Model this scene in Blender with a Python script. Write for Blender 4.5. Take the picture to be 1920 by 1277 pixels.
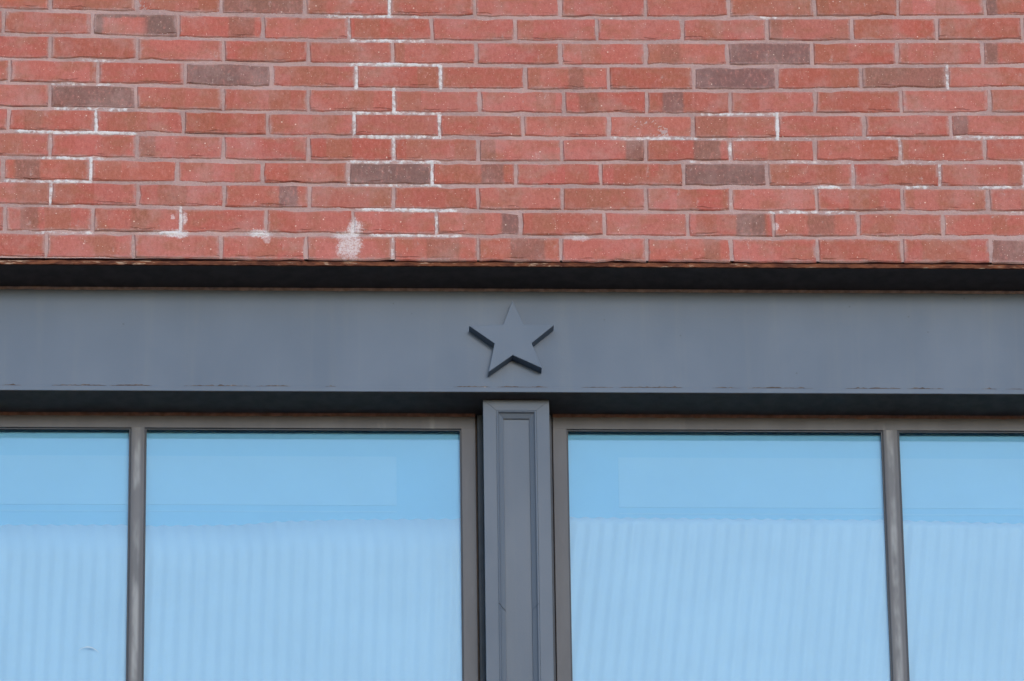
import bpy, bmesh, math, random
import numpy as np
from mathutils import Matrix, Vector

for o in list(bpy.data.objects):
    bpy.data.objects.remove(o)
scene = bpy.context.scene
col = scene.collection
rng = random.Random(11)

# ------------------------------------------------------------------ camera
cam_data = bpy.data.cameras.new('camera')
cam_data.sensor_fit = 'HORIZONTAL'
cam_data.sensor_width = 36.0
cam_data.lens = 36.0 * 14175.0 / 1920.0
cam_data.clip_end = 2000.0
cam = bpy.data.objects.new('camera', cam_data)
col.objects.link(cam)
rt = Vector((0.999423, -0.031549, -0.012591))
up = Vector((-0.004223, -0.483198, 0.875501))
fw = Vector((0.033705, 0.874942, 0.483053))
cam.matrix_world = Matrix(((rt.x, up.x, -fw.x, 0.49258), (rt.y, up.y, -fw.y, -15.57959),
                           (rt.z, up.z, -fw.z, 1.60298), (0, 0, 0, 1)))
scene.camera = cam

# ------------------------------------------------------------------ sky, sun, exposure
SUN_EL, SUN_AZ = math.radians(11.5), math.radians(12)      # azimuth: degrees to the right of straight behind the viewer
world = bpy.data.worlds.new('World')
scene.world = world
world.use_nodes = True
wn = world.node_tree.nodes
wl = world.node_tree.links
bg = wn['Background']
sky = wn.new('ShaderNodeTexSky')
sky.sky_type = 'NISHITA'
sky.sun_disc = False
sky.sun_elevation = SUN_EL
sky.sun_rotation = math.pi - SUN_AZ
sky.air_density = 1.0
sky.dust_density = 0.3
sky.ozone_density = 2.5
wl.new(sky.outputs['Color'], bg.inputs['Color'])
bg.inputs['Strength'].default_value = 0.15
sun_data = bpy.data.lights.new('sun', 'SUN')
sun_data.energy = 0.6
sun_data.angle = math.radians(18)
sun_data.color = (1.0, 0.97, 0.945)
sun = bpy.data.objects.new('sun', sun_data)
col.objects.link(sun)
to_sun = Vector((math.sin(SUN_AZ) * math.cos(SUN_EL), -math.cos(SUN_AZ) * math.cos(SUN_EL), math.sin(SUN_EL)))
sun.rotation_euler = to_sun.to_track_quat('Z', 'Y').to_euler()
sun.location = (6, -12, 20)
vs = scene.view_settings
vs.view_transform = 'Standard'
vs.look = 'None'
vs.gamma = 1.0
vs.use_curve_mapping = False
vs.exposure = 1.27

# ------------------------------------------------------------------ measured brick courses (metres on the wall face)
# JX: perpend positions per course (0 = top course in view); JZ: bed joint below each course as (x, z) points
JX=[
[-0.0093, 0.1987, 0.4031, 0.6049, 0.8089, 1.0142, 1.2204, 1.4268, 1.6281, 1.8361, 2.0379, 2.2489] ,
[-0.1209, 0.0931, 0.2996, 0.5036, 0.7103, 0.91, 1.1106, 1.3081, 1.5155, 1.7191, 1.9243, 2.1309, 2.3377] ,
[-0.007, 0.2016, 0.409, 0.6127, 0.8159, 1.0167, 1.219, 1.4239, 1.6232, 1.8253, 2.0315, 2.2378] ,
[-0.1029, 0.1086, 0.3183, 0.524, 0.7279, 0.9302, 1.1345, 1.3333, 1.5392, 1.7383, 1.9415, 2.15] ,
[-0.006, 0.2006, 0.4092, 0.6133, 0.8179, 1.023, 1.2251, 1.4243, 1.6248, 1.83, 2.0361, 2.2501] ,
[-0.1033, 0.1059, 0.3143, 0.5153, 0.7229, 0.9265, 1.1257, 1.3324, 1.5347, 1.7369, 1.9451, 2.1528] ,
[-0.0024, 0.204, 0.4102, 0.6133, 0.8165, 1.0186, 1.2179, 1.4195, 1.6212, 1.8257, 2.0278, 2.2326] ,
[-0.1145, 0.0958, 0.3006, 0.5049, 0.7081, 0.9077, 1.1074, 1.3098, 1.5085, 1.7082, 1.9138, 2.121, 2.323] ,
[0.0011, 0.2074, 0.4134, 0.6154, 0.8158, 1.0172, 1.217, 1.4166, 1.6189, 1.8235, 2.0278, 2.2351] ,
[-0.1068, 0.1021, 0.31, 0.5129, 0.7192, 0.9174, 1.117, 1.3162, 1.5154, 1.7174, 1.9209, 2.1232] ,
[-0.0066, 0.1995, 0.4059, 0.6079, 0.8132, 1.0149, 1.2123, 1.4157, 1.6165, 1.8207, 2.0239, 2.2341] ,
]
JZ=[
[(-0.1293, 11.1101), (0.4868, 11.0977), (1.104, 11.095), (1.6969, 11.0982), (2.3432, 11.107)] ,
[(-0.1279, 11.0411), (0.487, 11.0286), (1.1031, 11.0266), (1.695, 11.0311), (2.34, 11.0384)] ,
[(-0.1266, 10.9723), (0.4873, 10.9621), (1.1023, 10.9608), (1.693, 10.962), (2.3369, 10.9686)] ,
[(-0.1252, 10.9053), (0.4875, 10.895), (1.1014, 10.8907), (1.6911, 10.8943), (2.334, 10.9058)] ,
[(-0.1238, 10.8371), (0.4878, 10.8266), (1.1006, 10.8245), (1.6892, 10.8274), (2.3308, 10.8342)] ,
[(-0.1225, 10.7705), (0.488, 10.7609), (1.0997, 10.7586), (1.6873, 10.7592), (2.3278, 10.7681)] ,
[(-0.1211, 10.6991), (0.4883, 10.6901), (1.0989, 10.6907), (1.6855, 10.6956), (2.3246, 10.6979)] ,
[(-0.1198, 10.6338), (0.4885, 10.627), (1.0981, 10.626), (1.6835, 10.6264), (2.3214, 10.6286)] ,
[(-0.1184, 10.5665), (0.4888, 10.5611), (1.0972, 10.5564), (1.6816, 10.5575), (2.3183, 10.5601)] ,
[(-0.1169, 10.4936), (0.489, 10.4911), (1.0963, 10.4871), (1.6796, 10.4873), (2.3152, 10.4922)] ,
[(-0.1156, 10.4269), (0.4893, 10.4214), (1.0954, 10.4187), (1.6777, 10.4204), (2.312, 10.4214)] ,
]
WHOLE = [(0, 0.095, 0.45), (0, 0.3, 0.15), (0, 0.505, 0.7), (0, 1.731, 0.4), (0, 1.937, 0.45), (2, 1.724, 0.85), (3, 0.42, 0.9), (3, 1.638, 0.85), (3, 2.046, 0.7), (4, 0.097, 0.85), (7, 0.807, 0.9), (7, 1.608, 0.88), (10, 2.288, 0.75), (8, 0.717, 0.3), (1, 1.825, 0.2), (3, 0.82, 0.2), (8, 1.314, 0.3)]
BANDS = [(0, 0.608, 0.656, 0.5), (0, 2.249, 2.28, 0.8), (1, 0.234, 0.3, 0.95), (1, 0.42, 0.484, 0.6), (1, 1.719, 1.758, 0.6), (2, 1.46, 1.508, 0.55), (2, 2.238, 2.276, 0.75), (3, -0.126, -0.109, 0.7), (3, 1.236, 1.275, 0.6), (4, 0.283, 0.319, 0.35), (4, 1.261, 1.308, 0.6), (4, 1.462, 1.513, 0.75), (5, -0.123, -0.108, 0.6), (5, -0.066, -0.021, 0.5), (5, 0.131, 0.201, 0.3), (5, 0.341, 0.392, 0.35), (5, 1.538, 1.618, 0.5), (5, 2.156, 2.195, 0.75), (6, 0.206, 0.249, 0.6), (6, 1.023, 1.061, 0.6), (6, 1.371, 1.416, 0.75), (6, 1.533, 1.599, 0.7), (7, -0.085, -0.025, 0.65), (7, 0.355, 0.387, 0.35), (7, 1.025, 1.079, 0.7), (7, 1.34, 1.429, 0.4), (8, -0.084, -0.003, 0.5), (8, 0.254, 0.324, 0.5), (8, 0.543, 0.588, 0.8), (8, 2.122, 2.167, 0.3), (8, 1.225, 1.301, 0.45), (9, -0.07, -0.027, 0.65), (9, 0.192, 0.23, 0.5), (9, 1.071, 1.115, 0.8), (9, 1.63, 1.7, 0.8), (9, 1.801, 1.865, 0.6), (10, 0.893, 0.972, 0.55), (10, 1.092, 1.174, 0.65), (10, 1.552, 1.59, 0.55), (2, 0.113, 0.18, 0.25), (1, 2.131, 2.174, 0.4), (6, 0.113, 0.183, 0.2), (7, 0.628, 0.679, 0.3), (8, 0.939, 0.996, 0.3), (9, 0.609, 0.641, 0.2), (6, 1.744, 1.789, 0.3), (8, 1.925, 1.976, 0.35), (7, 1.825, 1.889, 0.3), (8, 2.116, 2.154, 0.3), (9, 2.24, 2.279, 0.3)]
EFF_H = [(0, 0.654, 0.815, 0.7), (0, 0.86, 0.879, 0.9), (0, 1.337, 1.375, 0.6), (0, 1.698, 1.769, 0.7), (1, 0.712, 0.898, 0.85), (2, 0.039, 0.148, 0.55), (2, 0.711, 0.936, 0.95), (3, -0.005, 0.149, 0.65), (3, 0.775, 0.846, 0.3), (4, 0.009, 0.181, 0.75), (4, 0.724, 0.935, 0.8), (4, 0.813, 0.864, 1), (4, 1.549, 1.742, 0.7), (5, -0.085, 0.208, 1), (5, 0.73, 0.928, 0.75), (5, 1.337, 1.624, 0.65), (5, 1.624, 1.919, 0.5), (5, 1.944, 2.047, 0.5), (5, 2.156, 2.329, 0.7), (6, -0.027, 0.132, 0.8), (6, 0.704, 0.934, 0.75), (6, 1.52, 1.635, 0.5), (6, 1.686, 1.917, 0.55), (6, 2.032, 2.147, 0.55), (7, -0.108, 0.101, 0.75), (7, 0.711, 0.933, 0.7), (7, 1.723, 1.786, 0.5), (7, 1.818, 1.889, 0.95), (7, 2.026, 2.093, 0.85), (7, 2.214, 2.297, 0.9), (8, -0.05, 0.071, 0.4), (8, 0.73, 0.971, 0.95), (8, 1.708, 1.912, 0.8), (8, 2.269, 2.32, 0.8), (9, -0.036, 0.103, 0.75), (9, 0.261, 0.318, 1), (9, 0.483, 0.514, 1), (9, 0.755, 0.983, 0.8), (9, 1.312, 1.376, 0.5)]
EFF_V = [(0, 0.808, 0.85), (1, 0.71, 0.5), (3, 0.728, 0.8), (3, 0.93, 0.95), (3, 0.108, 0.4), (3, 2.15, 0.7), (4, 0.817, 1.0), (5, 0.106, 1.0), (5, 0.722, 0.85), (5, 0.926, 0.85), (5, 1.736, 1.0), (6, 0.817, 0.75), (6, -0.002, 0.35), (6, 1.621, 0.6), (6, 1.826, 0.45), (6, 2.028, 0.6), (7, 0.095, 0.95), (7, 0.708, 0.6), (7, 0.908, 0.95), (7, 1.913, 0.6), (7, 2.121, 0.6), (7, 2.32, 0.7), (8, 0.001, 0.65), (8, 1.619, 0.4), (9, 0.917, 0.7), (9, 0.309, 0.8), (10, 0.813, 0.5)]
CHIPS = [(-0.1131, -0.0628), (0.0088, 0.1383), (0.1446, 0.2452), (0.3207, 0.478), (0.4906, 0.5724), (0.6543, 0.6795), (0.9569, 1.0452), (1.0578, 1.1816), (1.2598, 1.3356), (1.3483, 1.4999), (1.5695, 1.639), (1.6517, 1.8099), (1.8858, 2.0188), (2.0315, 2.1202), (2.2089, 2.247), (2.266, 2.3104)]
STAR = [(1.0985, 10.3656), (1.1255, 10.3003), (1.1964, 10.298), (1.1431, 10.2496), (1.1659, 10.1821), (1.0975, 10.2169), (1.0396, 10.1707), (1.0547, 10.2479), (0.9953, 10.2951), (1.0762, 10.3001)]

# ------------------------------------------------------------------ helpers
def prop(o, label=None, cat=None, group=None, kind=None):
    if label: o['label'] = label
    if cat: o['category'] = cat
    if group: o['group'] = group
    if kind or cat: o['kind'] = kind or 'thing'
    return o

def empty(name, loc):
    o = bpy.data.objects.new(name, None)
    o.empty_display_size = 0.1
    o.location = loc
    col.objects.link(o)
    return o

def link(name, me, mats, parent=None, loc=(0, 0, 0)):
    o = bpy.data.objects.new(name, me)
    for m in (mats if isinstance(mats, (list, tuple)) else [mats]):
        if len(me.materials) < (len(mats) if isinstance(mats, (list, tuple)) else 1):
            me.materials.append(m)
    o.location = loc
    if parent is not None:
        o.parent = parent
        pl = parent.location if parent.parent is None else parent.location + parent.parent.location
        o.location = Vector(loc) - pl
    col.objects.link(o)
    return o

def box_bm(x0, x1, y0, y1, z0, z1, bevel=0.0, segs=2, bm=None):
    own = bm is None
    if own: bm = bmesh.new()
    vs_ = [bm.verts.new((x, y, z)) for x in (x0, x1) for y in (y0, y1) for z in (z0, z1)]
    fs = []
    for idx in ((0, 1, 3, 2), (4, 6, 7, 5), (0, 4, 5, 1), (2, 3, 7, 6), (0, 2, 6, 4), (1, 5, 7, 3)):
        fs.append(bm.faces.new([vs_[i] for i in idx]))
    bmesh.ops.recalc_face_normals(bm, faces=fs)
    if bevel:
        es = list({e for f in fs for e in f.edges})
        bmesh.ops.bevel(bm, geom=es, offset=bevel, segments=segs, affect='EDGES', profile=0.5)
    return bm

def done(bm, smooth=False):
    me = bpy.data.meshes.new('mesh')
    bm.to_mesh(me)
    bm.free()
    if smooth:
        for p in me.polygons: p.use_smooth = True
    return me

def boxo(name, mat, x0, x1, y0, y1, z0, z1, parent=None, bevel=0.0, segs=2):
    """a bevelled bar as one mesh object with its origin at its centre"""
    c = Vector(((x0 + x1) / 2, (y0 + y1) / 2, (z0 + z1) / 2))
    bm = box_bm(x0 - c.x, x1 - c.x, y0 - c.y, y1 - c.y, z0 - c.z, z1 - c.z, bevel, segs)
    return link(name, done(bm), mat, parent, c)

def prism_bm(pts, y0, y1, bevel=0.0):
    """outline in x, z extruded from y0 (front) to y1 (back)"""
    bm = bmesh.new()
    a = [bm.verts.new((x, y0, z)) for x, z in pts]
    b = [bm.verts.new((x, y1, z)) for x, z in pts]
    n = len(pts)
    f = bm.faces.new(a)
    bm.faces.new(b[::-1])
    for i in range(n):
        bm.faces.new((a[i], a[(i + 1) % n], b[(i + 1) % n], b[i]))
    bmesh.ops.recalc_face_normals(bm, faces=bm.faces[:])
    if bevel:
        bmesh.ops.bevel(bm, geom=list(f.edges), offset=bevel, segments=2, affect='EDGES', profile=0.5)
    return bm

# ------------------------------------------------------------------ node helpers
class NT:
    def __init__(self, name):
        self.m = bpy.data.materials.new(name)
        self.m.use_nodes = True
        self.t = self.m.node_tree
        self.n = self.t.nodes
        self.b = self.n['Principled BSDF']
        self.out = self.n['Material Output']
    def new(self, kind, **kw):
        nd = self.n.new(kind)
        for k, v in kw.items(): setattr(nd, k, v)
        return nd
    def put(self, sock, v):
        if isinstance(v, bpy.types.NodeSocket): self.t.links.new(v, sock)
        elif isinstance(v, tuple) and len(v) == 3 and sock.type == 'RGBA': sock.default_value = (*v, 1)
        else: sock.default_value = v
    def math(self, op, a, b=0.0, c=0.0, clamp=False):
        nd = self.new('ShaderNodeMath', operation=op, use_clamp=clamp)
        for i, v in enumerate((a, b, c)): self.put(nd.inputs[i], v)
        return nd.outputs[0]
    def vmath(self, op, a, b=(0, 0, 0)):
        nd = self.new('ShaderNodeVectorMath', operation=op)
        self.put(nd.inputs[0], a); self.put(nd.inputs[1], b)
        return nd.outputs['Value'] if op in ('LENGTH', 'DISTANCE') else nd.outputs[0]
    def ramp(self, v, lo, hi, to0=0.0, to1=1.0, smooth=True):
        nd = self.new('ShaderNodeMapRange', interpolation_type='SMOOTHSTEP' if smooth else 'LINEAR')
        for i, x in enumerate((v, lo, hi, to0, to1)): self.put(nd.inputs[i], x)
        return nd.outputs[0]
    def mix(self, f, a, b, blend='MIX'):
        nd = self.new('ShaderNodeMix', data_type='RGBA', blend_type=blend)
        self.put(nd.inputs[0], f); self.put(nd.inputs[6], a); self.put(nd.inputs[7], b)
        return nd.outputs[2]
    def noise(self, vec, scale, detail=3.0, rough=0.55, w=None):
        nd = self.new('ShaderNodeTexNoise')
        if w is not None:
            nd.noise_dimensions = '4D'
            self.put(nd.inputs['W'], w)
        self.put(nd.inputs['Vector'], vec)
        nd.inputs['Scale'].default_value = scale
        nd.inputs['Detail'].default_value = detail
        nd.inputs['Roughness'].default_value = rough
        return nd.outputs[0]
    def scalev(self, vec, s):
        return self.vmath('MULTIPLY', vec, s)
    def sep(self, vec):
        nd = self.new('ShaderNodeSeparateXYZ'); self.put(nd.inputs[0], vec)
        return nd.outputs
    def pos(self): return self.new('ShaderNodeNewGeometry').outputs['Position']
    def local(self): return self.new('ShaderNodeTexCoord').outputs['Object']
    def bump(self, h, strength=0.3, dist=0.002):
        nd = self.new('ShaderNodeBump')
        nd.inputs['Strength'].default_value = strength
        nd.inputs['Distance'].default_value = dist
        self.put(nd.inputs['Height'], h)
        self.t.links.new(nd.outputs[0], self.b.inputs['Normal'])
    def base(self, c, rough=0.6, spec=0.5):
        self.put(self.b.inputs['Base Color'], c)
        self.put(self.b.inputs['Roughness'], rough)
        self.b.inputs['Specular IOR Level'].default_value = spec

# chalky lime marks that run over bricks and joints: centre x, z, half width, half height, strength
SPLOTCH = [(0.7102, 10.4574, .029, .035, .85), (0.723, 10.504, .021, .026, .95), (0.7020, 10.4865, .034, .011, .9),
           (0.3021, 10.4901, .024, .012, 1.0), (0.3180, 10.5330, .008, .022, .8), (0.311, 10.5120, .006, .020, .8),
           (0.4980, 10.4912, .026, .011, .9), (0.515, 10.480, .010, .014, .5), (1.2546, 10.4835, .034, .008, .6),
           (1.7255, 10.5168, .006, .010, .7), (0.292, 10.5350, .005, .007, .8), (0.255, 10.4935, .040, .005, .5)]

def splotch(t, p):
    nz = t.noise(p, 150.0, 5.0, 0.8)
    big = t.noise(p, 28.0, 2.0)
    wob = t.math('ADD', t.math('MULTIPLY', t.math('SUBTRACT', nz, 0.5), 2.2),
                 t.math('MULTIPLY', t.math('SUBTRACT', big, 0.5), 1.5))
    total = None
    for x, z, rx, rz, s in SPLOTCH:
        d = t.vmath('MULTIPLY', t.vmath('SUBTRACT', p, (x, 0, z)), (1 / rx, 0, 1 / rz))
        f = t.math('MULTIPLY', t.ramp(t.math('ADD', t.vmath('LENGTH', d), wob), 0.60, 1.20, 1.0, 0.0), s)
        total = f if total is None else t.math('MAXIMUM', total, f)
    return t.math('MULTIPLY', total, t.ramp(t.noise(p, 210.0, 4.0, 0.75), 0.36, 0.58, 0.35, 1.0))

LIME = (0.62, 0.54, 0.545)

# ------------------------------------------------------------------ materials
def mat_brick():
    t = NT('clay brick')
    info = t.new('ShaderNodeObjectInfo')
    rnd = info.outputs['Random']
    cs = t.new('ShaderNodeSeparateColor'); t.put(cs.inputs[0], info.outputs['Color'])
    whole, b0, b1, bs = cs.outputs[0], cs.outputs[1], cs.outputs[2], info.outputs['Alpha']
    lo = t.local(); p = t.pos()
    x, y, z = t.sep(lo)
    u = t.math('MULTIPLY_ADD', x, 1 / 0.195, 0.5)
    w = t.math('MULTIPLY', rnd, 37.0)
    n1 = t.noise(t.scalev(lo, (1, 1, 1.6)), 16.0, 3.0, 0.6, w)
    n2 = t.noise(lo, 70.0, 4.0, 0.65, w)
    grain = t.noise(lo, 420.0, 3.0, 0.7, w)
    comb = t.noise(t.scalev(lo, (1, 1, 0.06)), 260.0, 2.0, 0.5, w)
    red = t.mix(rnd, (0.460, 0.106, 0.082), (0.490, 0.138, 0.112))
    rnd2 = t.math('FRACT', t.math('MULTIPLY', rnd, 13.7))
    red = t.mix(t.math('MULTIPLY', rnd2, 0.5), red, (0.395, 0.118, 0.068))
    rnd3 = t.math('FRACT', t.math('MULTIPLY', rnd, 71.3))
    red = t.mix(t.ramp(rnd3, 0.0, 1.0, 0.0, 0.32, False), red, t.mix(1.0, red, (0.62, 0.66, 0.66), 'MULTIPLY'))
    rnd4 = t.math('FRACT', t.math('MULTIPLY', rnd, 29.9))
    red = t.mix(t.ramp(rnd4, 0.45, 1.0, 0.0, 0.40, False), red, (0.50, 0.185, 0.160))
    zone = t.new('ShaderNodeTexVoronoi', voronoi_dimensions='1D')
    t.put(zone.inputs['W'], t.math('ADD', t.math('MULTIPLY', t.math('ADD', u, t.math('MULTIPLY', t.math('SUBTRACT', n2, 0.5), 0.06)), 3.2), t.math('MULTIPLY', rnd, 53.0)))
    zone.inputs['Scale'].default_value = 1.0
    zc = t.new('ShaderNodeSeparateColor'); t.put(zc.inputs[0], zone.outputs['Color'])
    red = t.mix(t.ramp(zc.outputs[0], 0.55, 0.95, 0.0, 0.60), red, (0.335, 0.128, 0.080))
    red = t.mix(t.ramp(zc.outputs[1], 0.60, 1.0, 0.0, 0.35), red, (0.52, 0.180, 0.160))
    c = t.mix(t.math('MULTIPLY', t.ramp(n1, 0.44, 0.66), 0.75), red, (0.360, 0.130, 0.084))
    c = t.mix(t.math('MULTIPLY', t.ramp(n2, 0.52, 0.75), 0.4), c, (0.47, 0.155, 0.135))
    # flashed bands from the kiln: upright, fairly sharp sides
    wob = t.math('MULTIPLY', t.math('SUBTRACT', n2, 0.5), 0.05)
    uu = t.math('ADD', u, wob)
    band = t.math('MULTIPLY', t.ramp(t.math('SUBTRACT', uu, b0), -0.02, 0.025),
                  t.ramp(t.math('SUBTRACT', uu, b1), -0.025, 0.02, 1.0, 0.0))
    ring = t.math('SUBTRACT', 1.0, t.math('MULTIPLY', t.ramp(t.math('SUBTRACT', uu, b1), -0.03, 0.04), t.ramp(t.math('SUBTRACT', uu, b0), -0.10, 0.03, 1.0, 0.0)))
    ring = t.math('MAXIMUM', ring, t.ramp(t.math('ADD', z, t.math('MULTIPLY', t.math('SUBTRACT', n2, 0.5), 0.02)), 0.016, 0.024))
    inv = t.math('GREATER_THAN', b0, b1)                 # reduced core: burnt ends and top, red middle
    band = t.math('ADD', t.math('MULTIPLY', band, t.math('SUBTRACT', 1.0, inv)), t.math('MULTIPLY', ring, inv))
    band = t.math('MULTIPLY', band, bs)
    grey = t.mix(rnd2, (0.205, 0.118, 0.096), (0.180, 0.108, 0.104))
    dark = t.mix(t.ramp(t.math('MAXIMUM', bs, whole), 0.35, 0.85), (0.300, 0.118, 0.066), grey)
    wh = t.math('MULTIPLY', whole, t.ramp(n1, 0.22, 0.55, 0.8, 1.0))
    c = t.mix(t.math('MAXIMUM', band, wh), c, dark)
    # pale lime film and tooled smears near the arrises
    ex = t.math('SUBTRACT', 0.0965, t.math('ABSOLUTE', x))
    ez = t.math('SUBTRACT', 0.0290, t.math('ABSOLUTE', z))
    edge = t.math('MINIMUM', ex, ez)
    smear = t.math('MULTIPLY', t.ramp(t.math('ADD', edge, t.math('MULTIPLY', t.math('SUBTRACT', n2, 0.5), 0.018)), -0.003, 0.007, 1.0, 0.0),
                   t.ramp(n1, 0.34, 0.58))
    c = t.mix(t.math('MULTIPLY', smear, 0.8), c, (0.43, 0.275, 0.255))
    film = t.math('MULTIPLY', t.ramp(t.noise(p, 9.0, 5.0, 0.65), 0.45, 0.70), 0.34)
    c = t.mix(film, c, (0.47, 0.295, 0.275))
    residue = t.ramp(t.noise(t.scalev(p, (1, 1, 0.55)), 34.0, 6.0, 0.72), 0.60, 0.72, 0.0, 0.55)
    c = t.mix(residue, c, (0.50, 0.37, 0.355))
    # torn crease along the lower edge
    cr = t.math('ADD', z, t.math('MULTIPLY', t.math('SUBTRACT', t.noise(t.scalev(lo, (1, 1, 0.1)), 24.0, 3.0, 0.5, w), 0.5), 0.020))
    crease = t.math('MULTIPLY', t.ramp(t.math('ABSOLUTE', t.math('ADD', cr, 0.0235)), 0.0006, 0.0022, 1.0, 0.0),
                    t.ramp(t.noise(t.scalev(lo, (1, 1, 0.2)), 15.0, 1.0, 0.5, t.math('ADD', w, 4.0)), 0.54, 0.66))
    c = t.mix(t.math('MULTIPLY', crease, 0.6), c, (0.13, 0.035, 0.022))
    # grain
    c = t.mix(t.ramp(grain, 0.30, 0.72, 0.0, 0.55), c, t.mix(1.0, c, (0.62, 0.55, 0.52), 'MULTIPLY'))
    mid = t.noise(t.scalev(lo, (1, 1, 0.55)), 150.0, 3.0, 0.65, w)
    c = t.mix(t.ramp(mid, 0.50, 0.72, 0.0, 0.45), c, t.mix(1.0, c, (0.66, 0.62, 0.60), 'MULTIPLY'))
    c = t.mix(t.ramp(mid, 0.30, 0.48, 0.35, 0.0), c, (0.53, 0.20, 0.175))
    # sand specks
    for sc, th, keep in ((60.0, 0.13, 0.88), (190.0, 0.20, 0.86)):
        vo = t.new('ShaderNodeTexVoronoi'); t.put(vo.inputs['Vector'], p); vo.inputs['Scale'].default_value = sc
        sc_ = t.new('ShaderNodeSeparateColor'); t.put(sc_.inputs[0], vo.outputs['Color'])
        sp = t.math('MULTIPLY', t.ramp(vo.outputs['Distance'], th * 0.6, th, 1.0, 0.0), t.math('GREATER_THAN', sc_.outputs[0], keep))
        c = t.mix(t.math('MULTIPLY', sp, 0.8), c, (0.70, 0.52, 0.44))
    sm = splotch(t, p)
    c = t.mix(t.math('MULTIPLY', sm, t.ramp(n2, 0.2, 0.5, 0.65, 0.95)), c, LIME)
    t.base(c, 0.88, 0.25)
    h = t.math('ADD', t.math('MULTIPLY', n2, 0.9), t.math('ADD', t.math('MULTIPLY', grain, 0.35), t.math('MULTIPLY', comb, 0.2)))
    h = t.math('SUBTRACT', h, t.math('MULTIPLY', crease, 1.4))
    t.bump(h, 0.55, 0.0022)
    return t.m

def mat_mortar():
    t = NT('mortar')
    p = t.pos()
    at = t.new('ShaderNodeAttribute', attribute_name='lime')
    n = t.noise(p, 130.0, 5.0, 0.7)
    big = t.noise(p, 7.0, 3.0)
    c = t.mix(t.ramp(big, 0.35, 0.65), (0.425, 0.275, 0.258), (0.345, 0.222, 0.208))
    c = t.mix(t.ramp(n, 0.45, 0.75, 0.0, 0.6), c, (0.49, 0.35, 0.335))
    wn_ = t.noise(p, 75.0, 4.0, 0.7)
    eff = t.math('ADD', at.outputs['Fac'], t.math('MULTIPLY', t.math('SUBTRACT', wn_, 0.5), 2.4))
    eff = t.math('MULTIPLY', t.ramp(eff, 0.42, 1.0), t.math('GREATER_THAN', at.outputs['Fac'], 0.02))
    eff = t.math('MAXIMUM', eff, splotch(t, p))
    c = t.mix(eff, c, (0.62, 0.575, 0.585))
    t.base(c, 0.95, 0.2)
    t.bump(t.math('ADD', n, t.math('MULTIPLY', t.noise(p, 420.0, 2.0), 0.5)), 0.7, 0.003)
    return t.m

def mat_paint(name, c0, c1, rough=0.58, mott=0.3):
    t = NT(name)
    p = t.pos()
    n = t.noise(t.scalev(p, (1, 1, 0.6)), 5.0, 4.0, 0.6)
    f = t.noise(p, 160.0, 3.0, 0.6)
    c = t.mix(t.ramp(n, 0.3, 0.7, 0.0, mott), c0, c1)
    vo = t.new('ShaderNodeTexVoronoi'); t.put(vo.inputs['Vector'], p); vo.inputs['Scale'].default_value = 22.0
    vc = t.new('ShaderNodeSeparateColor'); t.put(vc.inputs[0], vo.outputs['Color'])
    pit = t.math('MULTIPLY', t.ramp(vo.outputs['Distance'], 0.03, 0.07, 1.0, 0.0), t.math('GREATER_THAN', vc.outputs[0], 0.86))
    c = t.mix(t.math('MULTIPLY', pit, 0.5), c, (0.04, 0.045, 0.05))
    run = t.noise(t.scalev(p, (1, 1, 0.05)), 22.0, 4.0, 0.6)
    c = t.mix(t.ramp(run, 0.50, 0.75, 0.0, 0.16), c, (0.15, 0.16, 0.17))
    t.base(c, t.ramp(n, 0.2, 0.8, rough - 0.06, rough + 0.08), 0.5)
    t.bump(t.math('ADD', f, t.math('MULTIPLY', n, 0.6)), 0.10, 0.002)
    return t.m

def mat_frame(centre=False):
    """weathered bronze-grey aluminium with chalk runs"""
    t = NT('weathered frame metal' + (' with chalk run' if centre else ''))
    p = t.pos()
    x, y, z = t.sep(p)
    n = t.noise(t.scalev(p, (1, 1, 0.22)), 14.0, 4.0, 0.6)
    f = t.noise(p, 60.0, 4.0, 0.65)
    c = t.mix(t.ramp(n, 0.35, 0.65), (0.064, 0.063, 0.073), (0.080, 0.080, 0.091))
    run = t.noise(t.scalev(p, (1, 1, 0.30)), 26.0, 3.0, 0.55)
    if centre:
        lx = t.sep(t.local())[0]
        c = t.mix(t.math('MULTIPLY', t.ramp(run, 0.38, 0.66, 0.15, 0.85), t.ramp(t.math('ABSOLUTE', t.math('ADD', lx, 0.001)), 0.003, 0.0115, 1.0, 0.0)), c, (0.25, 0.255, 0.265))
    else:
        c = t.mix(t.ramp(run, 0.60, 0.80, 0.0, 0.5), c, (0.16, 0.16, 0.172))
    c = t.mix(t.ramp(f, 0.62, 0.8, 0.0, 0.35), c, (0.100, 0.074, 0.066))
    t.base(c, 0.55, 0.5)
    t.bump(f, 0.12, 0.002)
    return t.m

def mat_plain(name, c, rough=0.7, spec=0.4, var=0.25, scale=30.0):
    t = NT(name)
    p = t.pos()
    n = t.noise(p, scale, 4.0, 0.6)
    c2 = tuple(v * (1 - var) for v in c)
    t.base(t.mix(t.ramp(n, 0.3, 0.7), c, c2), rough, spec)
    t.bump(n, 0.1, 0.002)
    return t.m

def mat_rust():
    t = NT('rusted steel')
    p = t.pos()
    n = t.noise(t.scalev(p, (0.35, 1, 1)), 70.0, 5.0, 0.7)
    m = t.noise(t.scalev(p, (0.25, 1, 1.6)), 90.0, 4.0, 0.7)
    c = t.mix(t.ramp(n, 0.35, 0.65), (0.070, 0.022, 0.014), (0.19, 0.066, 0.034))
    c = t.mix(t.ramp(m, 0.60, 0.66, 0.0, 0.75), c, (0.46, 0.32, 0.23))
    t.base(c, 0.9, 0.2)
    t.bump(n, 0.8, 0.004)
    return t.m

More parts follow.
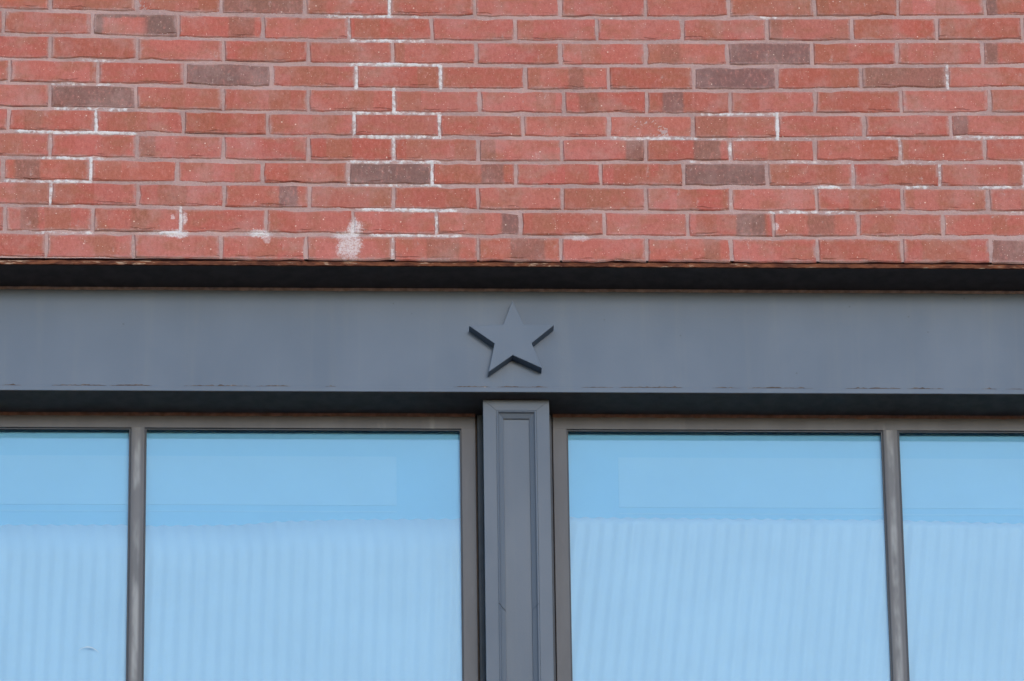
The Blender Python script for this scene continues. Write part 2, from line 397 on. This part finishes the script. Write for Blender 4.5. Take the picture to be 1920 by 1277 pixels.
def mat_chip():
    t = NT('chipped paint seam')
    p = t.pos()
    n = t.noise(t.scalev(p, (0.5, 1, 1)), 130.0, 4.0, 0.7)
    c = t.mix(t.ramp(n, 0.42, 0.58), (0.060, 0.043, 0.038), (0.105, 0.090, 0.090))
    c = t.mix(t.ramp(n, 0.62, 0.68), c, (0.36, 0.29, 0.24))
    t.base(c, 0.8, 0.3)
    return t.m

def mat_glass():
    t = NT('window glass')
    t.n.remove(t.b)
    tr = t.new('ShaderNodeBsdfTransparent'); tr.inputs[0].default_value = (0.90, 0.96, 1.0, 1)
    gl = t.new('ShaderNodeBsdfGlossy'); gl.inputs['Roughness'].default_value = 0.03
    gl.inputs['Color'].default_value = (0.9, 0.96, 1.0, 1)
    nz = t.noise(t.pos(), 2.5, 2.0)
    bu = t.new('ShaderNodeBump'); bu.inputs['Strength'].default_value = 0.05; bu.inputs['Distance'].default_value = 0.01
    t.put(bu.inputs['Height'], nz); t.t.links.new(bu.outputs[0], gl.inputs['Normal'])
    mx = t.new('ShaderNodeMixShader'); mx.inputs[0].default_value = GLASS_REFLECT
    t.t.links.new(tr.outputs[0], mx.inputs[1]); t.t.links.new(gl.outputs[0], mx.inputs[2])
    t.t.links.new(mx.outputs[0], t.out.inputs['Surface'])
    return t.m

def mat_masonry():
    t = NT('brickwork further off')
    p = t.pos()
    x, y, z = t.sep(p)
    cb = t.new('ShaderNodeCombineXYZ'); t.put(cb.inputs[0], t.math('ADD', x, y)); t.put(cb.inputs[1], z)
    br = t.new('ShaderNodeTexBrick')
    t.put(br.inputs['Vector'], cb.outputs[0])
    br.inputs['Color1'].default_value = (0.40, 0.10, 0.075, 1)
    br.inputs['Color2'].default_value = (0.27, 0.10, 0.075, 1)
    br.inputs['Mortar'].default_value = (0.40, 0.27, 0.25, 1)
    br.inputs['Scale'].default_value = 1.0
    br.inputs['Mortar Size'].default_value = 0.005
    br.inputs['Brick Width'].default_value = 0.2032
    br.inputs['Row Height'].default_value = 0.0677
    t.base(br.outputs['Color'], 0.9, 0.2)
    t.bump(t.math('SUBTRACT', 1.0, br.outputs['Fac']), 0.5, 0.004)
    return t.m

GLASS_REFLECT = 0.075
M_BRICK = mat_brick()
M_MORTAR = mat_mortar()
M_BEAM = mat_paint('blue grey steel paint', (0.086, 0.112, 0.158), (0.077, 0.101, 0.144))
M_PILLAR = mat_paint('blue grey pillar paint', (0.087, 0.106, 0.141), (0.079, 0.097, 0.129), 0.6)
M_DARK = mat_plain('black soffit paint', (0.105, 0.080, 0.068), 0.85, 0.2)
M_FILL = mat_plain('dark rubber gasket', (0.045, 0.052, 0.066), 0.6, 0.4)
M_FRAME = mat_frame()
M_MULL = mat_frame(True)
M_RUST = mat_rust()
M_CHIP = mat_chip()
M_STRIP = mat_plain('tan top strip', (0.42, 0.29, 0.25), 0.85, 0.3, 0.4, 60.0)
M_STRIP2 = mat_plain('red brown top strip', (0.22, 0.115, 0.09), 0.85, 0.3, 0.5, 40.0)
M_GLASS = mat_glass()
M_BLIND = mat_plain('corrugated sheet with reflected sky blue', (0.370, 0.488, 0.552), 0.6, 0.4, 0.05, 6.0)  # blue of the sky reflected in the panes, painted into the sheet
M_BOARD = mat_plain('back board with reflected sky blue', (0.196, 0.412, 0.535), 0.6, 0.4, 0.05, 4.0)  # sky reflection of the glass painted into the board behind it
M_FASCIA = mat_plain('fascia board with reflected sky blue', (0.238, 0.432, 0.535), 0.6, 0.4, 0.05, 4.0)  # paler mix of the same painted sky reflection
M_ARC = mat_plain('pale arc', (0.46, 0.52, 0.58), 0.8, 0.2, 0.1)
M_MASON = mat_masonry()
M_ASPH = mat_plain('asphalt', (0.075, 0.074, 0.074), 0.9, 0.3, 0.3, 3.0)
M_PAVE = mat_plain('concrete pavement', (0.16, 0.155, 0.145), 0.9, 0.3, 0.2, 2.0)

# ------------------------------------------------------------------ ground
def sheet(name, m, x0, x1, y0, y1, z):
    bm = bmesh.new()
    bm.faces.new([bm.verts.new(v) for v in ((x0, y0, z), (x1, y0, z), (x1, y1, z), (x0, y1, z))])
    return prop(link(name, done(bm), m), kind='structure')
sheet('ground', M_ASPH, -600, 600, -600, 600, 0.0)
pv = boxo('pavement', M_PAVE, -60, 60, -2.6, 0.0, 0.0, 0.13, bevel=0.01)
prop(pv, kind='structure')

# ------------------------------------------------------------------ building round the bay
ZB, ZT = 8.45, 10.4088                    # foot of the windows, underside of the lintel
bld = prop(empty('brick_building', (1.1, 6.0, 0)), 'red brick building body around and behind the window bay', 'building')
boxo('building_body', M_MASON, -7, 9.2, 0.42, 12, 0.0, 13.6, bld)
boxo('side_pier', M_MASON, -7, -0.742, 0.012, 0.42, 0.0, 13.6, bld)
boxo('side_pier', M_MASON, 2.952, 9.2, 0.012, 0.42, 0.0, 13.6, bld)
boxo('upper_wall', M_MASON, -0.742, 2.952, 0.012, 0.42, 11.37, 13.6, bld)
boxo('lower_wall', M_MASON, -0.742, 2.952, 0.012, 0.42, 0.0, ZB - 0.08, bld)
boxo('window_sill', M_PAVE, -0.742, 2.952, -0.03, 0.42, ZB - 0.08, ZB, bld, 0.006)
boxo('parapet_cap', M_PAVE, -7.05, 9.25, -0.05, 0.45, 13.6, 13.7, bld, 0.008)

# ------------------------------------------------------------------ brickwork panel: every brick its own part
wall = prop(empty('brick_wall', (1.1, 0.0, 10.42)), 'red brick wall with pale joints and lime stains above the grey steel beam', 'wall')
XS = [[p[0] for p in r] for r in JZ]
ZS = [[p[1] for p in r] for r in JZ]
def bed(r, x):
    if r < 0: return float(np.interp(x, XS[0], ZS[0])) + 0.0677 * (-r) + 0.001
    return float(np.interp(x, XS[r], ZS[r]))
def perps(r):
    base = list(JX[r]) if r >= 0 else [v + rng.uniform(-.003, .003) for v in JX[(r % 2)]]
    while base[0] > -0.56: base.insert(0, base[0] - 0.2032 + rng.uniform(-.002, .002))
    while base[-1] < 2.76: base.append(base[-1] + 0.2032 + rng.uniform(-.002, .002))
    return base

def brick_mesh(xl, xr, zbl, zbr, ztl, ztr):
    """outline slightly wavy and chipped, front arris rounded; coordinates local to the brick's centre"""
    n = 7
    ring = []
    for i in range(n): s = i / (n - 1); ring.append((xl + (xr - xl) * s, zbl + (zbr - zbl) * s, 0, -1))
    ring.append((xr, (zbr + ztr) / 2, 1, 0))
    for i in range(n): s = 1 - i / (n - 1); ring.append((xl + (xr - xl) * s, ztl + (ztr - ztl) * s, 0, 1))
    ring.append((xl, (zbl + ztl) / 2, -1, 0))
    cx, cz = (xl + xr) / 2, (zbl + zbr + ztl + ztr) / 4
    pts = []
    for (x, z, nx, nz) in ring:
        j = rng.gauss(0, 0.0007)
        if rng.random() < 0.10: j -= rng.uniform(0.001, 0.004)
        if x in (xl, xr) and nz: x += rng.gauss(0, 0.001) ; j -= 0.0006
        pts.append((x + nx * j, z + nz * j))
    bm = bmesh.new()
    prd = rng.gauss(0, 0.0007)
    tilt = rng.gauss(0, 0.004)
    back = [bm.verts.new((x - cx, 0.045, z - cz)) for x, z in pts]
    mid = [bm.verts.new((x - cx, 0.0028 + prd + tilt * (x - cx), z - cz)) for x, z in pts]
    front = []
    for x, z in pts:
        ix = 0.0022 + rng.uniform(0, 0.0012)
        sx = -1 if x > cx else 1
        sz = -1 if z > cz else 1
        fx = sx * ix if min(abs(x - xl), abs(x - xr)) < 0.008 else 0
        fz = sz * ix if min(abs(z - zbl), abs(z - ztl), abs(z - zbr), abs(z - ztr)) < 0.008 else 0
        front.append(bm.verts.new((x - cx + fx, prd + tilt * (x - cx) + rng.gauss(0, 0.0002), z - cz + fz)))
    k = len(pts)
    for i in range(k):
        j = (i + 1) % k
        bm.faces.new((back[i], back[j], mid[j], mid[i]))
        bm.faces.new((mid[i], mid[j], front[j], front[i]))
    bm.faces.new(front)
    bmesh.ops.recalc_face_normals(bm, faces=bm.faces[:])
    return done(bm), Vector((cx, 0, cz))

XL, XR = -0.742, 2.952
G, GV = 0.0040, 0.0037
ROWS = range(-4, 11)
joints = {}
nb = 0
for r in ROWS:
    px = perps(r)
    joints[r] = px
    ends = [XL - GV] + [v for v in px if XL + 0.03 < v < XR - 0.03] + [XR + GV]
    for a, b in zip(ends[:-1], ends[1:]):
        xl, xr = a + GV, b - GV
        zb = [bed(r, xl) + (G if r < 10 else 0.0), bed(r, xr) + (G if r < 10 else 0.0)]
        zt = [bed(r - 1, xl) - G, bed(r - 1, xr) - G]
        if r == -4: zt = [11.365, 11.365]
        me, c = brick_mesh(xl, xr, zb[0], zb[1], zt[0], zt[1])
        o = link('brick', me, M_BRICK, wall, c)
        wholeD, f0, f1, fs = 0.0, 0.0, 0.0, 0.0
        if r >= 0 and -0.2 < (a + b) / 2 < 2.42:
            for (rr, x, s) in WHOLE:
                if rr == r and a < x < b: wholeD = s
            for (rr, x0, x1, s) in BANDS:
                if rr == r and a < (x0 + x1) / 2 < b:
                    f0 = 0.5 + (x0 - c.x) / 0.195; f1 = 0.5 + (x1 - c.x) / 0.195; fs = s
                    if f0 < 0.05: f0 = -0.2
                    if f1 > 0.95: f1 = 1.2
                    if rr == 1 and fs > 0.9: f0, f1, fs = 0.66, 0.10, 0.95
        elif rng.random() < 0.35:
            f0 = rng.uniform(0, .8); f1 = f0 + rng.uniform(.1, .3); fs = rng.uniform(.2, .8)
        elif rng.random() < 0.15:
            wholeD = rng.uniform(.5, .9)
        o.color = (wholeD, f0, f1, fs)
        nb += 1

# mortar bed: one fine grid set back behind the brick faces, rough, with a lime attribute along the stained joints
st = 0.0030
gx = np.arange(XL, XR + st, st)
gz = np.arange(10.4235, 11.369, st)
GX, GZ = np.meshgrid(gx, gz)
lime = np.zeros_like(GX)
for r, x0, x1, s in EFF_H:
    zj = np.interp(GX, XS[r], ZS[r])
    f = s * np.clip(1.55 - np.abs(GZ - zj) / 0.0050, 0, 1) * np.clip((GX - x0 + 0.012) / 0.02, 0, 1) * np.clip((x1 + 0.012 - GX) / 0.02, 0, 1)
    lime = np.maximum(lime, f)
for r, x, s in EFF_V:
    zt_ = np.interp(x, XS[r - 1], ZS[r - 1]) if r else np.interp(x, XS[0], ZS[0]) + 0.068
    zb_ = np.interp(x, XS[r], ZS[r])
    f = s * np.clip(1.5 - np.abs(GX - x) / 0.0048, 0, 1) * (GZ > zb_ - 0.004) * (GZ < zt_ + 0.004)
    lime = np.maximum(lime, f)
nr = np.random.RandomState(3)
low = nr.rand(40, 120)
iz = np.linspace(0, 38.9, GZ.shape[0]); ix_ = np.linspace(0, 118.9, GX.shape[1])
a0, b0_ = iz.astype(int), ix_.astype(int)
fz_, fx_ = (iz - a0)[:, None], (ix_ - b0_)[None, :]
lowg = (low[a0][:, b0_] * (1 - fz_) + low[a0 + 1][:, b0_] * fz_) * (1 - fx_) + (low[a0][:, b0_ + 1] * (1 - fz_) + low[a0 + 1][:, b0_ + 1] * fz_) * fx_
def field(nz_, nx_, seed):
    q = np.random.RandomState(seed).rand(nz_ + 2, nx_ + 2)
    i0 = np.linspace(0, nz_ - 0.01, GZ.shape[0]); j0 = np.linspace(0, nx_ - 0.01, GX.shape[1])
    a, c = i0.astype(int), j0.astype(int)
    u_, v_ = (i0 - a)[:, None], (j0 - c)[None, :]
    return (q[a][:, c] * (1 - u_) + q[a + 1][:, c] * u_) * (1 - v_) + (q[a][:, c + 1] * (1 - u_) + q[a + 1][:, c + 1] * u_) * v_
patch = 0.55 * field(26, 110, 5) + 0.45 * field(110, 420, 6)
crust = np.clip(lime * (0.25 + 1.3 * patch) - 0.58, 0, 0.5) * 2.0 * (0.5 + nr.rand(*GX.shape))
lime = np.clip(lime * (0.30 + 1.2 * patch), 0, 1.1)
GY = -0.0034 * np.clip(crust, 0, 1) + 0.0016 + 0.0026 * lowg + nr.normal(0, 0.00045, GX.shape) 
nzr, nxr = GX.shape
co = np.stack([GX, GY, GZ], -1).reshape(-1, 3)
co -= np.array([1.1, 0, 10.42])
idx = np.arange(nzr * nxr).reshape(nzr, nxr)
quads = np.stack([idx[:-1, :-1], idx[:-1, 1:], idx[1:, 1:], idx[1:, :-1]], -1).reshape(-1, 4)
me = bpy.data.meshes.new('mortar')
me.vertices.add(len(co)); me.vertices.foreach_set('co', co.astype(np.float32).ravel())
me.loops.add(quads.size); me.loops.foreach_set('vertex_index', quads.astype(np.int32).ravel())
me.polygons.add(len(quads)); me.polygons.foreach_set('loop_start', (np.arange(len(quads)) * 4).astype(np.int32))
me.update(calc_edges=True)
at = me.attributes.new('lime', 'FLOAT', 'POINT')
at.data.foreach_set('value', lime.astype(np.float32).ravel())
for p_ in me.polygons: p_.use_smooth = True
link('mortar_bed', me, M_MORTAR, wall, (1.1, 0, 10.42))
boxo('backing', M_MORTAR, XL, XR, 0.046, 0.41, 10.4235, 11.369, wall)

# ------------------------------------------------------------------ rusty edged lintel plate under the bricks
bm = bmesh.new()
n = 420
zt0, zb0 = 10.4200, 10.4092
prev = None
for i in range(n + 1):
    x = XL + (XR - XL) * i / n
    j = rng.gauss(0, 0.0006)
    ring = [bm.verts.new((x - 1.1, 0.30, zt0 - 10.41)), bm.verts.new((x - 1.1, 0.0075 + j, zt0 + rng.gauss(0, .0004) - 10.41)),
            bm.verts.new((x - 1.1, 0.0055 + j, 10.4155 + rng.gauss(0, .0006) - 10.41)),
            bm.verts.new((x - 1.1, 0.0065 + j, zb0 + rng.gauss(0, .0004) - 10.41)), bm.verts.new((x - 1.1, 0.012, zb0 - 10.41)),
            bm.verts.new((x - 1.1, 0.30, zb0 - 10.41))]
    if prev:
        for k in range(6):
            f = bm.faces.new((prev[k], prev[(k + 1) % 6], ring[(k + 1) % 6], ring[k]))
            f.material_index = 1 if k == 4 else 0
    prev = ring
bmesh.ops.recalc_face_normals(bm, faces=bm.faces[:])
o = link('steel_lintel', done(bm), [M_RUST, M_DARK], None, (1.1, 0, 10.41))
prop(o, 'flat steel lintel with rusty front edge and black underside beneath the lowest bricks', 'lintel')

# ------------------------------------------------------------------ painted steel beam
YB, ZB0, ZB1 = 0.120, 10.1294, 10.4088
beam = prop(empty('steel_beam', (1.1, 0.16, ZB0)), 'blue grey painted steel beam running above the windows behind the star', 'beam')
boxo('web', M_BEAM, XL, XR, YB, YB + 0.012, ZB0 + 0.0136, ZB1 - 0.0003, beam)
boxo('bottom_flange', [M_BEAM], XL, XR, YB - 0.003, YB - 0.0005, ZB0 + 0.0006, ZB0 + 0.0136, beam, 0.001)
boxo('soffit', M_DARK, XL, XR, YB - 0.0004, 0.30, ZB0, ZB0 + 0.0130, beam)
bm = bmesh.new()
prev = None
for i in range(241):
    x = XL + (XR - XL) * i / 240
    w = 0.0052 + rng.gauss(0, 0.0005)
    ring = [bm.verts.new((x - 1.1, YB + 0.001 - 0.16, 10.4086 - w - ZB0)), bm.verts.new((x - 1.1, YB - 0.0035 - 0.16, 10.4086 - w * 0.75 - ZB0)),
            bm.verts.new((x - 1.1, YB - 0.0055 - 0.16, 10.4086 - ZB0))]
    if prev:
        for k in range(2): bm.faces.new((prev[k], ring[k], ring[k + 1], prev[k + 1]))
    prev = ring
link('top_strip', done(bm, True), M_STRIP, beam, (1.1, 0.16, ZB0))  # narrow tan strip along the top of the web
for a, b in CHIPS:
    bm = bmesh.new()
    m = max(6, int((b - a) / 0.006))
    c = (a + b) / 2
    lo_, hi_ = [], []
    for i in range(m + 1):
        x = a + (b - a) * i / m - c
        e = min(1.0, min(i, m - i) / 3.0)
        lo_.append(bm.verts.new((x, 0, rng.uniform(-0.0004, 0.0002))))
        hi_.append(bm.verts.new((x, rng.uniform(0, .0003), 0.0012 + e * abs(rng.gauss(0.0022, 0.0013)))))
    for i in range(m): bm.faces.new((lo_[i], lo_[i + 1], hi_[i + 1], hi_[i]))
    link('paint_chip', done(bm), M_CHIP, beam, (c, YB - 0.0007, ZB0 + 0.0138))

# ------------------------------------------------------------------ star
pts = [(x - 1.0978, z - 10.27) for x, z in STAR]
o = link('star_ornament', done(prism_bm(pts, 0.0935 - 0.12, -0.0004, 0.0013)), M_BEAM, None, (1.0978, 0.12, 10.27))
prop(o, 'raised blue grey five pointed star fixed to the steel beam above the pillar', 'star')

# ------------------------------------------------------------------ panelled pillar between the windows
PY = 0.155
PX0, PX1 = 1.0280, 1.1845
GX0, GX1, GZT = 1.0585, 1.1542, 10.1015         # inside edge of the flat boards
NX0, NX1, NZT = 1.0762, 1.1350, 10.0756         # edge of the sunk panel
PT = 10.1292
pil = prop(empty('panelled_pillar', (1.106, 0.2, ZB)), 'blue grey pillar with a sunk panel below the star between the windows', 'pillar')
def mitre(name, pts, y0, y1, bevel, m, parent):
    cx = sum(p[0] for p in pts) / len(pts); cz = sum(p[1] for p in pts) / len(pts)
    return link(name, done(prism_bm([(x - cx, z - cz) for x, z in pts], y0 - PY, y1 - PY, bevel)), m, parent, (cx, PY, cz))
g = 0.00012
mitre('stile', [(PX0, ZB), (GX0, ZB), (GX0, GZT - g), (PX0, PT - g * 2)], PY, PY + 0.03, 0.0005, M_PILLAR, pil)
mitre('stile', [(GX1, ZB), (PX1, ZB), (PX1, PT - g * 2), (GX1, GZT - g)], PY, PY + 0.03, 0.0005, M_PILLAR, pil)
mitre('head_rail', [(GX0 + g, GZT), (GX1 - g, GZT), (PX1 - g, PT), (PX0 + g, PT)], PY, PY + 0.03, 0.0005, M_PILLAR, pil)
# moulding: a narrow bead, a quirk and a slope down to the panel
prof = [(0.0004, 0.000), (0.0038, -0.0012), (0.0056, 0.0004), (0.0064, 0.0040), (0.0110, 0.0070), (0.0168, 0.0105), (0.0173, 0.0140), (0.0176, 0.0180)]
def moulding(a, b, inward, m, parent, mit_a, mit_b):
    """profile swept from a to b (x, z); inward = unit vector toward the panel; mit_* shift the ends along the run per unit of inset"""
    a, b, inw = Vector((a[0], 0, a[1])), Vector((b[0], 0, b[1])), Vector((inward[0], 0, inward[1]))
    run = (b - a).normalized()
    c = (a + b) / 2
    bm = bmesh.new()
    A = [bm.verts.new(a + inw * d + run * d * mit_a + Vector((0, y, 0)) - c) for d, y in prof]
    B = [bm.verts.new(b + inw * d - run * d * mit_b + Vector((0, y, 0)) - c) for d, y in prof]
    for k in range(len(prof) - 1): bm.faces.new((A[k], B[k], B[k + 1], A[k + 1]))
    bmesh.ops.recalc_face_normals(bm, faces=bm.faces[:])
    if sum((f.normal.y for f in bm.faces)) > 0: bmesh.ops.reverse_faces(bm, faces=bm.faces[:])
    return link('moulding', done(bm), m, parent, c + Vector((0, PY, 0)))
JM = 9.5896                                        # mitred joint part way down the side mouldings
moulding((GX0, JM + 0.0012), (GX0, GZT), (1, 0), M_PILLAR, pil, -0.9, 1.0)
moulding((GX0, ZB), (GX0, JM - 0.0012), (1, 0), M_PILLAR, pil, 0.0, 0.9)
moulding((GX1, JM + 0.0006), (GX1, GZT), (-1, 0), M_PILLAR, pil, -0.7, 1.0)
moulding((GX1, ZB), (GX1, JM - 0.0006), (-1, 0), M_PILLAR, pil, 0.0, 0.7)
moulding((GX0, GZT), (GX1, GZT), (0, -1), M_PILLAR, pil, 1.0, 1.0)
boxo('panel', M_PILLAR, GX0 + 0.008, GX1 - 0.008, PY + 0.0145, PY + 0.022, ZB, GZT - 0.008, pil)
boxo('core', M_FILL, PX0 + 0.004, PX1 - 0.004, PY + 0.031, 0.29, ZB, PT - 0.002, pil)
boxo('side_cover', M_PILLAR, PX0 + 0.0012, PX0 + 0.0036, PY + 0.0305, 0.232, ZB, PT - 0.001, pil)
boxo('side_cover', M_PILLAR, PX1 - 0.0036, PX1 - 0.0012, PY + 0.0305, 0.232, ZB, PT - 0.001, pil)
boxo('gasket_backing', M_DARK, PX0 - 0.0163, PX0 + 0.0006, 0.2400, 0.262, ZB, PT - 0.0035, pil)
boxo('gasket_backing', M_DARK, PX1 - 0.0006, PX1 + 0.0104, 0.2400, 0.262, ZB, PT - 0.0035, pil)
boxo('gasket', M_FILL, PX0 - 0.0122, PX0 + 0.0008, 0.222, 0.268, ZB, PT - 0.0035, pil, 0.0015)
boxo('gasket', M_FILL, PX1 - 0.0008, PX1 + 0.0080, 0.222, 0.268, ZB, PT - 0.0035, pil, 0.0015)

# ------------------------------------------------------------------ windows
YF, YG = 0.228, 0.237
HT, HB = 10.1284, 10.0905
def window(x0, x1, m0, m1, label, jamb_l, jamb_r):
    w = prop(empty('window', ((x0 + x1) / 2, YF, ZB)), label, 'window', 'dark framed windows either side of the pillar')
    D = 0.016
    boxo('frame_head', M_FRAME, x0, x1, YF, YF + D, HB, HT - 0.0045, w, 0.0015)
    boxo('frame_sill', M_FRAME, x0, x1, YF, YF + D, ZB + 0.001, ZB + 0.045, w, 0.0015)
    boxo('jamb', M_FRAME, x0, jamb_l, YF + 0.0003, YF + D - 0.001, ZB + 0.040, HB + 0.004, w, 0.0012)
    boxo('jamb', M_FRAME, jamb_r, x1, YF + 0.0003, YF + D - 0.001, ZB + 0.040, HB + 0.004, w, 0.0012)
    boxo('mullion', M_MULL, m0, m1, YF + 0.0003, YF + D - 0.001, ZB + 0.040, HB + 0.006, w, 0.004, 3)
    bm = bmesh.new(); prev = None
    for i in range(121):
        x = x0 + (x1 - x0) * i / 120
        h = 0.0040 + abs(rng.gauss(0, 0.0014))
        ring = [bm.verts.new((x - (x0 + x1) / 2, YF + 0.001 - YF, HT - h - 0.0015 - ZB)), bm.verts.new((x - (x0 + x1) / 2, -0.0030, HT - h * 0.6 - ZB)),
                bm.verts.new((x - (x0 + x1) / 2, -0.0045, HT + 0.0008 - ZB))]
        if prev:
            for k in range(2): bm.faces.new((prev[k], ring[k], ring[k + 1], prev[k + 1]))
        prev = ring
    link('top_strip', done(bm, True), M_STRIP2, w, ((x0 + x1) / 2, YF, ZB))  # ragged red brown strip along the top of the frame head
    for a, b in ((jamb_l, m0), (m1, jamb_r)):
        pn = boxo('pane', M_GLASS, a + 0.0004, b - 0.0004, YG, YG + 0.002, ZB + 0.046, HB - 0.001, w)
        for nm, q_ in (('glazing_bead', (a, a + 0.0032, ZB + 0.046, HB - 0.0034)), ('glazing_bead', (b - 0.0032, b, ZB + 0.046, HB - 0.0034)),
                       ('glazing_bead', (a, b, HB - 0.0032, HB - 0.0006))):
            boxo(nm, M_FILL, q_[0], q_[1], YG - 0.005, YG - 0.0004, q_[2], q_[3], pn)
    return w
def pale_arc(parent):
    """pale crescent added on the glass to stand for a small disc behind it"""
    bm = bmesh.new()
    n = 16
    top, bot = [], []
    for i in range(n + 1):
        s = i / n
        x = -0.0245 + 0.049 * s
        arc = 0.0120 * (1 - (2 * s - 1.0) ** 2) - 0.006 * s
        th = 0.0034 * math.sin(math.pi * min(1, 0.08 + s * 0.9)) * (0.45 + 0.55 * s)
        top.append(bm.verts.new((x, -0.0003, arc + th / 2))); bot.append(bm.verts.new((x, -0.0003, arc - th / 2)))
    for i in range(n): bm.faces.new((bot[i], bot[i + 1], top[i + 1], top[i]))
    o = bpy.data.objects.new('pale_arc', done(bm))
    o.data.materials.append(M_ARC)
    o.parent = parent
    o.location = Vector((0.1032, YG - 0.0002, 9.504)) - parent.parent.location - parent.location
    col.objects.link(o)
window_left = window(-0.70, 1.0115, 0.1937, 0.2290, 'large dark framed window left of the pillar with its mullion near the left edge', -0.66, 0.9775)
window(1.1950, 2.912, 1.9795, 2.0170, 'large dark framed window right of the pillar with its mullion near the right edge', 1.2285, 2.872)
pale_arc([c for c in window_left.children if c.name.startswith('pane')][0])
boxo('end_fill', M_MASON, XL, -0.7005, 0.20, 0.30, ZB, HT, bld)
boxo('end_fill', M_MASON, 2.9125, XR, 0.20, 0.30, ZB, HT, bld)

# ------------------------------------------------------------------ behind the glass: sky reflection put into the sheet and board colours
def blind(x0, x1, top, tilt, label):
    per, amp, yb = 0.0332, 0.0017, 0.2432
    nxs = int((x1 - x0) / per * 10)
    bm = bmesh.new()
    cx = (x0 + x1) / 2
    cols = []
    zs_n = 16 if tilt < 0.05 else 72
    for i in range(nxs + 1):
        x = x0 + (x1 - x0) * i / nxs
        zt_ = float(np.interp(x, [p[0] for p in top], [p[1] for p in top]))
        cl = []
        for k in range(zs_n + 1):
            z = zt_ + 0.0028 * math.sin(2 * math.pi * x / per) + (ZB + 0.03 - zt_) * k / zs_n
            ph = 2 * math.pi * (x + tilt * (zt_ - z)) / per
            y = yb + amp * math.sin(ph) 
            cl.append((bm.verts.new((x - cx, y - yb, z - ZB)), bm.verts.new((x - cx, y - yb + 0.0012, z - ZB))))
        cols.append(cl)
    for i in range(nxs):
        for k in range(zs_n):
            a, b, c, d = cols[i][k], cols[i + 1][k], cols[i + 1][k + 1], cols[i][k + 1]
            bm.faces.new((a[0], d[0], c[0], b[0]))
            bm.faces.new((a[1], b[1], c[1], d[1]))
        a, b = cols[i][0], cols[i + 1][0]
        bm.faces.new((a[0], b[0], b[1], a[1]))
    bmesh.ops.recalc_face_normals(bm, faces=bm.faces[:])
    o = link('corrugated_screen', done(bm, True), M_BLIND, None, (cx, yb, ZB))
    prop(o, label, 'screen', 'corrugated screens with painted sky reflection behind the glass')
blind(-0.69, 1.10, [(-0.69, 9.8348), (0.19, 9.8382), (0.2336, 9.8355), (0.4541, 9.8392), (0.5424, 9.8481), (0.7065, 9.8544), (0.9781, 9.8569)], 0.03,
      'corrugated screen with painted sky reflection behind the glass left of the pillar')
blind(1.11, 2.90, [(1.2324, 9.8621), (1.5287, 9.8604), (1.9787, 9.8579), (2.3147, 9.8492)], 0.11,
      'corrugated screen with slanting ribs and painted sky reflection behind the glass right of the pillar')
bb = boxo('back_board', M_BOARD, XL, XR, 0.2466, 0.26, ZB, 10.128, None)
prop(bb, 'flat board with painted sky reflection visible through the glass above the corrugated screens', 'board')
for x0, x1, zl, lab in ((-0.72, 0.8240, 9.8936, 'pale fascia board behind the top of the left window'), (1.3500, 2.93, 9.8906, 'pale fascia board behind the top of the right window')):
    f = prop(empty('fascia_board', ((x0 + x1) / 2, 0.246, zl)), lab, 'board', 'fascia boards behind the glass')
    boxo('board', M_FASCIA, x0, x1, 0.2460, 0.2500, zl, 10.0245, f, 0.0004)
    boxo('lip', M_FASCIA, x0, x1, 0.2462, 0.2500, zl - 0.018, zl - 0.0150, f)
print('bricks', nb)
